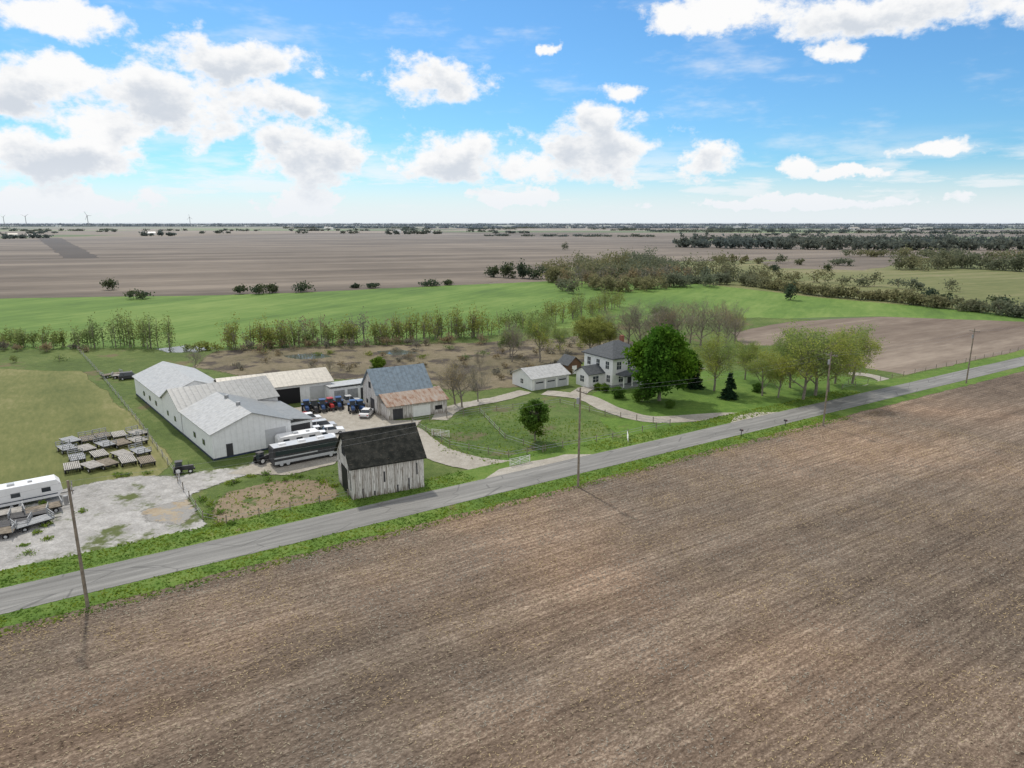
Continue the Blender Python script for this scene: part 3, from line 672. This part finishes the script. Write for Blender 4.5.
def blob_tree(name,ht,w,base,leaf,leafn,lsize,nclump=60,trunk=.25,sigf=.09):
    segs=[]; cs=[]
    last=Vector((0,0,-.1))
    for i in range(1,6):
        q=Vector((random.uniform(-.1,.1)*i*.5,random.uniform(-.1,.1)*i*.5,ht*.14*i)); segs.append((last,q,trunk*(1-.13*(i-1)),trunk*(1-.13*i),8)); last=q
    zc=(base+ht)/2; rz_=(ht-base)/2
    while len(cs)<nclump:
        d=Vector((random.gauss(0,1),random.gauss(0,1),random.gauss(0,1))).normalized(); rr=random.uniform(.35,.95)**.6*random.uniform(.80,1.08)
        taper=1-.28*max(0,d.z)
        p=Vector((d.x*w/2*rr*taper,d.y*w/2*rr*taper,zc+d.z*rz_*rr)); cs.append(p)
        s=Vector((0,0,min(p.z*.75,ht*.65))); m=s.lerp(p,.5)+Vector((0,0,-.2)); segs.append((s,m,.07,.05,4)); segs.append((m,p,.05,.015,3))
    C=np.array([tuple(t) for t in cs]); idx=rng.integers(0,nclump,leafn); sz=rng.uniform(.7,1.4,nclump)[idx][:,None]
    c=C[idx]+rng.normal(size=(leafn,3))*sz*w*sigf*np.array([1,1,.75]); a,b=leafaxes(leafn,lsize)
    return quads(name,c,a,b,[leaf,'bark'],tubes(segs)), ht
def spruce(name,ht,w,leafn=8000):
    nb=150; hb=np.sort(rng.random(nb)**1.2)*.93+.04; ab=rng.random(nb)*6.28; lb=(1-hb)**.85*w/2*rng.uniform(.6,1.25,nb)+.1
    i=rng.integers(0,nb,leafn); t=rng.random(leafn)**.7
    c=np.stack([np.cos(ab[i])*lb[i]*t,np.sin(ab[i])*lb[i]*t,hb[i]*ht-lb[i]*t*.35],1)+rng.normal(size=(leafn,3))*np.array([.13,.13,.09]); a,b=leafaxes(leafn,.26,.45)
    c[:,2]=np.maximum(c[:,2],.1)
    return quads(name,c,a,b,['leaf_spruce','bark'],tubes([(Vector((0,0,-.1)),Vector((0,0,ht*.98)),.14,.02,7)])), ht
PR={}
for i in range(2):
    PR['maple',i]=blob_tree('maple',14,12,1.4,'leaf_maple',25000,.40,110,.35,.05)
    PR['young',i]=blob_tree('young',8,4.6,1.5,'leaf_young',8500,.24,50,.14,.065)
    PR['bush',i]=blob_tree('bush',3,3.4,.1,'leaf_young',3500,.22,26,.06,.09)
for i in range(3):
    PR['bud',i]=grow_tree('bud',11+i,12,'leaf_bud',7500,.19,.42,up=.10,kids=(8,5,4,3))
    PR['bare',i]=grow_tree('bare',31+i,12,'leaf_bare',1500,.14,.3,up=.14,kids=(8,6,4,4))
    PR['green',i]=grow_tree('green',51+i,11,'leaf_hedge',13000,.24,.42,up=.10,kids=(8,5,4,3))
PR['spruce',0]=spruce('spruce',6,3.6)
NM={'maple':'maple_tree','young':'young_tree','bush':'bush','bud':'budding_tree','bare':'bare_tree','green':'leafy_tree','spruce':'spruce_tree'}
def tree(kind,px,py,hpx,wf=1.,i=None):
    ks=[k for k in PR if k[0]==kind]; me,h0=PR[random.choice(ks) if i is None else (kind,i)]
    p=G(px,py); hm=hpx*mpp(p)/cP; s=hm/h0
    o=bpy.data.objects.new(NM[kind],me); link(o); o.location=p; o.scale=(s*wf,s*wf,s); o.rotation_euler=(0,0,random.random()*6.28); return o
tree('maple',659,401,73,1.0); tree('maple',686,387,38,.8); tree('spruce',729,399,26,1.15); tree('spruce',694,388,26,1.2)
tree('young',535,442,46,1.05)
tree('bush',642,402,16); tree('bush',618,398,12); tree('bush',605,392,8); tree('bush',598,390,7); tree('bush',757,392,9);tree('bush',670,408,8);tree('bush',378,370,13)
for a in [('bud',714,391,60,1.1),('bud',762,396,50),('bud',778,398,50),('bud',803,400,74,1.2),('bud',815,396,78,1.2),('bud',852,384,62,1.15),('bud',790,388,66),('bud',835,384,58,1.1),('bud',745,380,44),('bud',828,392,66,1.2),
          ('bare',462,408,52,1.1),('bare',455,405,44,1.2),('bare',478,402,40),('bud',540,362,54),('green',590,356,40,1.2),('green',600,352,36,1.2),('bare',512,362,42),
          ('bare',640,352,52,1.2),('bare',655,348,50,1.2),('bare',668,350,46),('bare',700,348,50,1.2),('bare',718,346,46,1.2),('bare',628,350,46,1.2),('bare',735,344,42),('bare',690,343,44),('bud',735,340,30),('bare',680,352,50,1.2),('bare',650,356,44),('bare',725,352,44),('green',660,340,36),
          ('bare',195,372,24,1.2),('green',510,356,26),('bare',330,377,20),('bud',560,352,28),('bare',610,350,44),('bare',480,372,22)]: tree(*a)
def crowns(name,spots,mat,lsize,nl):
    C=[];sg=[]
    for (p,h,w) in spots:
        n=int(nl); k=14
        d=rdirs(k); r=rng.uniform(.3,.95,(k,1)); cl=d*r*np.array([w/2,w/2,h*.44])+np.array([p.x,p.y,h*.46])
        idx=rng.integers(0,k,n); c=cl[idx]+rng.normal(size=(n,3))*np.array([w*.13,w*.13,h*.10]); c[:,2]=np.where(c[:,2]<.1,rng.random(n)*h*.3,c[:,2]); C.append(c)
        sg.append((Vector((p.x,p.y,-.1)),Vector((p.x+random.uniform(-.3,.3),p.y,h*.6)),.05+h*.012,.04,4))
        for _ in range(3): sg.append((Vector((p.x,p.y,h*.25)),Vector((p.x+random.uniform(-.35,.35)*w,p.y+random.uniform(-.35,.35)*w,h*random.uniform(.6,.9))),.07,.03,3))
    c=np.concatenate(C); a,b=leafaxes(len(c),lsize)
    me=quads(name,c,a,b,[mat,'bark'],tubes(sg)); link(bpy.data.objects.new(name,me))
def along(pts,sp,h,w,jit=1.,wob=2.,skip=0.):
    P=GP(pts); out=[]
    for a,b in zip(P[:-1],P[1:]):
        n=max(1,int((b-a).length/sp)); ph=random.random()*6
        for i in range(n):
            if random.random()<skip: continue
            c=a.lerp(b,(i+random.random())/n)+Vector((random.gauss(0,wob),random.gauss(0,wob),0))
            s=random.uniform(.62,1.08)*jit*(1+.18*math.sin(i*sp*.13+ph)); out.append((c,h*s,w*random.uniform(.7,1.25)))
    return out
crowns('hedgerow',along([(-60,346),(40,347),(92,348)],1.3,7.8,3.6,wob=1.5)+along([(100,347),(130,346),(168,349)],1.1,10.5,4,wob=1.8)+along([(172,350),(225,350)],2.,3.5,3,skip=.2)+along([(228,348),(330,345),(420,340),(480,337)],1.1,10,4.2,wob=1.8)+along([(480,336),(560,322),(620,306)],2,10,5),'leaf_hedge',.34,190)
crowns('hedgerow',along([(-40,350),(90,352)],4,3.,3.5,skip=.3)+along([(230,350),(480,343)],3,3.6,3.5,skip=.1)+along([(228,347),(480,336)],2.5,9,4),'leaf_brush',.33,150)
crowns('evergreen_row',along([(488,277),(548,279)],3.6,12,8,.9)+along([(548,280),(560,281)],4,9,8),'leaf_dark',.9,230)
crowns('woodlot',along([(548,284),(600,280),(640,274),(680,278)],3.2,13,12,wob=8)+along([(580,292),(640,290),(690,286)],3,10,10,wob=6)+along([(600,276),(660,270)],4,18,14,wob=8)+along([(545,274),(620,268),(690,268)],6,14,14,wob=8),'leaf_line',.9,240)
crowns('woodlot',along([(560,287),(640,284),(680,280)],6,13,10,wob=7),'leaf_brush',.9,200)
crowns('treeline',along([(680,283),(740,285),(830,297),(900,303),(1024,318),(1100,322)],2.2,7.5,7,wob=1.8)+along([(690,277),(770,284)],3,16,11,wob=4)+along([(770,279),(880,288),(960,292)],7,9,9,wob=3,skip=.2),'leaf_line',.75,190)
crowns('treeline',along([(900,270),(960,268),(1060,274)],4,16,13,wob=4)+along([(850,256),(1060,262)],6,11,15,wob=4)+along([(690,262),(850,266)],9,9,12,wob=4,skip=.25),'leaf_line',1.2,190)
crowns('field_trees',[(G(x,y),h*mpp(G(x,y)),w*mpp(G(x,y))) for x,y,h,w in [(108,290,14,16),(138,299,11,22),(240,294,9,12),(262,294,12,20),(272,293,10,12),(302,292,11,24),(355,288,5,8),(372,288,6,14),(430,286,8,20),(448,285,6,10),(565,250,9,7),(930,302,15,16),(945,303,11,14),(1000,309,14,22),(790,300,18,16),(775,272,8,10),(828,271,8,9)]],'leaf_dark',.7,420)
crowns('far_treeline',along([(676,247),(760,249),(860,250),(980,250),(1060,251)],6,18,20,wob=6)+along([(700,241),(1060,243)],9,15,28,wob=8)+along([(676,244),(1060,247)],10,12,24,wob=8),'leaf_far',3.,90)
sb=[]
for k in range(46):   # shelterbelts round distant farmsteads
    x=random.uniform(-60,1060); y=random.choice([228.5,229.5,230.5,232,233.5,235.5]) ; 
    if x<640 and y>234: y=231
    wdt=random.uniform(8,45); sb+=along([(x,y),(x+wdt,y+random.uniform(-.2,.2))],22,11,38 if y<231 else 24,wob=8)
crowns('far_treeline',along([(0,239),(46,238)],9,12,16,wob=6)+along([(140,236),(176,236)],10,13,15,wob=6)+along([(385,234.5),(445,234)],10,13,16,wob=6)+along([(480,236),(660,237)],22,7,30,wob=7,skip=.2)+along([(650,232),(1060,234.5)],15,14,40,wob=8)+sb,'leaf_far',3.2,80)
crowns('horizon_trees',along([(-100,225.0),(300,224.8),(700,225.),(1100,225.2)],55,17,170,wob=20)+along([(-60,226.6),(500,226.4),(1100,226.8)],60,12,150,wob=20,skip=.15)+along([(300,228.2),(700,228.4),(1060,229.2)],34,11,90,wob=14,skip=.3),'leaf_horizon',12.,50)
crowns('marsh_brush',along([(230,364),(420,360),(600,346)],2.4,2.0,2.8,wob=9,skip=.1)+along([(430,385),(520,376),(570,366)],2,1.6,2.4,wob=5),'leaf_brush',.22,130)
crowns('marsh_brush',along([(250,356),(500,350),(600,345)],7,1.8,3.2,wob=8,skip=.1)+along([(20,362),(90,364)],8,2,3,wob=4),'leaf_hedge',.25,140)
crowns('weeds',along([(205,488),(260,478),(330,486)],1.4,.7,1.6,wob=.8)+along([(205,498),(222,530)],1.4,.7,1.5,wob=.7)+along([(110,476),(160,474)],1.5,.7,1.6,wob=.8)+along([(0,505),(60,520),(50,545),(0,552)],2,.6,1.4,wob=1.5),'grassblade',.14,130)
# ---------------------------------------------------------------- grass tufts & crop residue
def inpoly(P,pts):
    x,y=P[:,0],P[:,1]; c=np.zeros(len(P),bool); n=len(pts)
    for i in range(n):
        a=pts[i];b=pts[i-1]
        if abs(a[1]-b[1])<1e-9: continue
        k=((a[1]>y)!=(b[1]>y))&(x<(b[0]-a[0])*(y-a[1])/(b[1]-a[1])+a[0]); c^=k
    return c
def tufts(n,s0,s1,n0,n1):
    s=s0+(s1-s0)*rng.random(n); q=n0+(n1-n0)*rng.random(n)
    return np.array(ROAD0)[None,:]+np.outer(s,np.array(D))+np.outer(q,np.array(Nn))
T=[tufts(9000,-20,130,-7.3,-3.),tufts(5000,-20,55,3.2,7.5),tufts(4000,77,150,3.2,7)]
P=tufts(20000,5,150,6.5,60); T.append(P[inpoly(P,[tuple(p[:2]) for p in GP([(205,500),(330,470),(440,452),(500,468),(640,437),(600,422),(500,412),(420,424),(440,450),(330,484),(360,505),(215,545)])])])
P=np.concatenate(T); n=len(P); h=rng.uniform(.04,.12,(n,1)); ang=rng.random(n)*6.28
P[:,2:3]=h+.1; a=np.stack([np.cos(ang),np.sin(ang),0*ang],1)*rng.uniform(.04,.14,(n,1)); b=np.stack([rng.normal(size=n)*.08,rng.normal(size=n)*.08,h[:,0]],1)
link(bpy.data.objects.new('grass',quads('grass',P,a,b,'grassblade')))
n=120000; s=-30+rng.random(n)*170; q=-6.8-(rng.random(n)**1.3)*75
P=np.array(ROAD0)[None,:]+np.outer(s,np.array(D))+np.outer(q,np.array(Nn)); P[:,2]=.20+rng.random(n)*.02
ang=PHI+rng.normal(size=n)*.9; ln=rng.uniform(.03,.12,(n,1)); wd=rng.uniform(.012,.035,(n,1))
a=np.stack([np.cos(ang),np.sin(ang),rng.normal(size=n)*.25],1)*ln; b=np.stack([-np.sin(ang),np.cos(ang),rng.normal(size=n)*.5],1)*wd
link(bpy.data.objects.new('crop_residue',quads('crop_residue',P,a,b,'residue')))
# ---------------------------------------------------------------- wind turbines
def turbine(px,dist,hh):
    d=ray(px,222); x=d.x/d.y*dist; mb=MB(); mb.cyl((0,0,0),(0,0,hh),3.2,2.2,10,'grey'); mb.box(-2,5,-2,2,hh-2,hh+2.2,'grey')
    a0=random.random()*2
    for k in range(3):
        an=a0+k*2.094; mb.cyl((-3,0,hh),(-3,math.sin(an)*42,hh+math.cos(an)*42),2.,.9,5,'grey')
    mb.build('wind_turbine',(x,dist,0),math.pi/2+random.uniform(-.3,.3))
for a in [(4,8000,90),(26,7000,90),(88,6200,90),(190,8500,90)]: turbine(*a)
# ---------------------------------------------------------------- light & sky
az=math.radians(-29); el=math.radians(50)
sd=Vector((math.sin(az)*math.cos(el),math.cos(az)*math.cos(el),math.sin(el)))
L=bpy.data.lights.new('sun','SUN'); L.energy=3.1; L.angle=math.radians(2.5); L.color=(1,.94,.85)
lo=bpy.data.objects.new('sun',L); link(lo); lo.rotation_euler=(-sd).to_track_quat('-Z','Y').to_euler()
W=bpy.data.worlds.new('World'); S.world=W; W.use_nodes=True; nt=NT(W.node_tree)
bg=nt.n['Background']; sky=nt.new('ShaderNodeTexSky'); sky.sky_type='NISHITA'; sky.sun_disc=False
sky.sun_elevation=el; sky.sun_rotation=az%(2*math.pi); sky.altitude=200; sky.air_density=1.; sky.dust_density=.4; sky.ozone_density=2.5
tc=nt.new('ShaderNodeTexCoord').outputs['Generated']
sx=nt.new('ShaderNodeSeparateXYZ'); nt.set(sx.inputs[0],tc)
azn=nt.math('ARCTAN2',sx.outputs[0],sx.outputs[1]); eln=nt.math('ARCSINE',sx.outputs[2])
cb=nt.new('ShaderNodeCombineXYZ'); nt.set(cb.inputs[0],azn); nt.set(cb.inputs[1],eln)
base=cb.outputs[0]
dn=nt.vmath('MULTIPLY_ADD',nt.vmath('SUBTRACT',nt.noise(tc,22,4,.6,color=True),(.5,.5,.5)),(.07,.04,0),base)
BL=[(45,15,60,16),(20,95,45,28),(70,75,42,16),(165,108,75,34),(110,125,60,22),(228,60,68,20),(60,158,75,24),(285,103,44,15),(308,152,56,30),(440,78,44,20),(545,45,9,4),(455,160,56,24),(530,165,40,18),(595,150,62,32),(600,125,30,18),(625,95,22,9),(702,166,38,17),(795,170,12,9),(705,12,48,15),(835,50,24,8),(890,14,130,18),(930,150,30,7),(300,205,55,14),(515,197,60,9),(60,200,90,16),(850,172,40,5),(790,203,150,8)]
BIG=[(20,95,45,28),(165,108,75,34),(228,60,68,20),(60,158,75,24),(285,103,44,15),(308,150,56,30),(440,76,44,22),(460,160,62,24),(590,145,62,38),(702,166,38,19),(890,14,120,18)]
def mnlen(vec,bl,dy=0):
    cur=None
    for (x,y,rx,ry) in bl:
        d=ray(x,y+dy).normalized(); a=math.atan2(d.x,d.y); e_=math.asin(d.z); k=math.cos(a)
        ra=rx*1.25/F*k; re=ry*1.22/F*k
        v=nt.vmath('LENGTH',nt.vmath('MULTIPLY_ADD',vec,(1/ra,1/re,0),(-a/ra,-e_/re,0)))
        cur=v if cur is None else nt.math('MINIMUM',cur,v)
    return cur
fb=nt.noise(nt.mapping(tc,scale=(1,1,1.6)),17,7,.64)
fbs=nt.math('MULTIPLY',nt.math('SUBTRACT',fb,.5),2.3)
den=nt.math('ADD',nt.math('SUBTRACT',1.,mnlen(dn,BL)),fbs)
fb2=nt.noise(nt.mapping(nt.vmath('ADD',tc,(-.004,0,.012)),scale=(1,1,1.6)),17,5,.62)
den2=nt.math('ADD',nt.math('SUBTRACT',1.,mnlen(dn,BIG,10)),nt.math('MULTIPLY',nt.math('SUBTRACT',fb2,.5),2.5))
mask=nt.mapr(den,-.02,.5)
lowc=nt.noise(nt.mapping(base,scale=(7,38,1)),1.,6,.6)
lowf=nt.math('MULTIPLY',nt.mapr(lowc,.40,.62),nt.mapr(eln,.05,.12,1,0))
haze=nt.mapr(eln,0,.085,.88,0)
wn_=nt.noise(nt.mapping(base,scale=(5,16,1)),1.,5,.65)
wisp=nt.math('MULTIPLY',nt.mapr(wn_,.50,.75),.45)
# unseen cloud cover added overhead and behind the viewpoint to raise fill light
oc=nt.noise(tc,2.6,5,.6)
over=nt.math('MULTIPLY',nt.mapr(oc,.36,.50),nt.math('MAXIMUM',nt.mapr(eln,.36,.50),nt.mapr(sx.outputs[1],.25,-.1)))
m2=nt.math('MAXIMUM',nt.math('MAXIMUM',nt.math('MULTIPLY',lowf,.8),haze),nt.math('MAXIMUM',wisp,over))
mask=nt.math('MAXIMUM',mask,m2)
shade=nt.mapr(den2,.1,1.05)
cc=nt.mix(nt.math('MULTIPLY',shade,nt.mapr(den,.15,.7)),(1.,1.,1.),(.67,.72,.79))
cc=nt.mix(nt.mapr(eln,.0,.09,.75,0),cc,(.83,.88,.94))
skc=nt.mix(1.,sky.outputs[0],(.50,.84,1.06),'MULTIPLY')
nt.l.new(skc,bg.inputs[0]); bg.inputs[1].default_value=.12
bg2=nt.new('ShaderNodeBackground'); nt.l.new(cc,bg2.inputs[0]); bg2.inputs[1].default_value=.98
mx=nt.new('ShaderNodeMixShader'); nt.l.new(mask,mx.inputs[0]); nt.l.new(bg.outputs[0],mx.inputs[1]); nt.l.new(bg2.outputs[0],mx.inputs[2])
nt.l.new(mx.outputs[0],nt.n['World Output'].inputs[0])
try: W.cycles.sampling_method='MANUAL'; W.cycles.sample_map_resolution=256
except Exception as ex_: print(ex_)
# ---------------------------------------------------------------- camera
cam=bpy.data.cameras.new('camera'); cam.lens=24; cam.sensor_width=36; cam.clip_end=60000; cam.clip_start=.5
co=bpy.data.objects.new('camera',cam); link(co); co.location=(0,0,H); co.rotation_euler=(math.pi/2-PITCH,0,0); S.camera=co
S.view_settings.view_transform='Standard'; S.view_settings.look='None'; S.view_settings.exposure=0
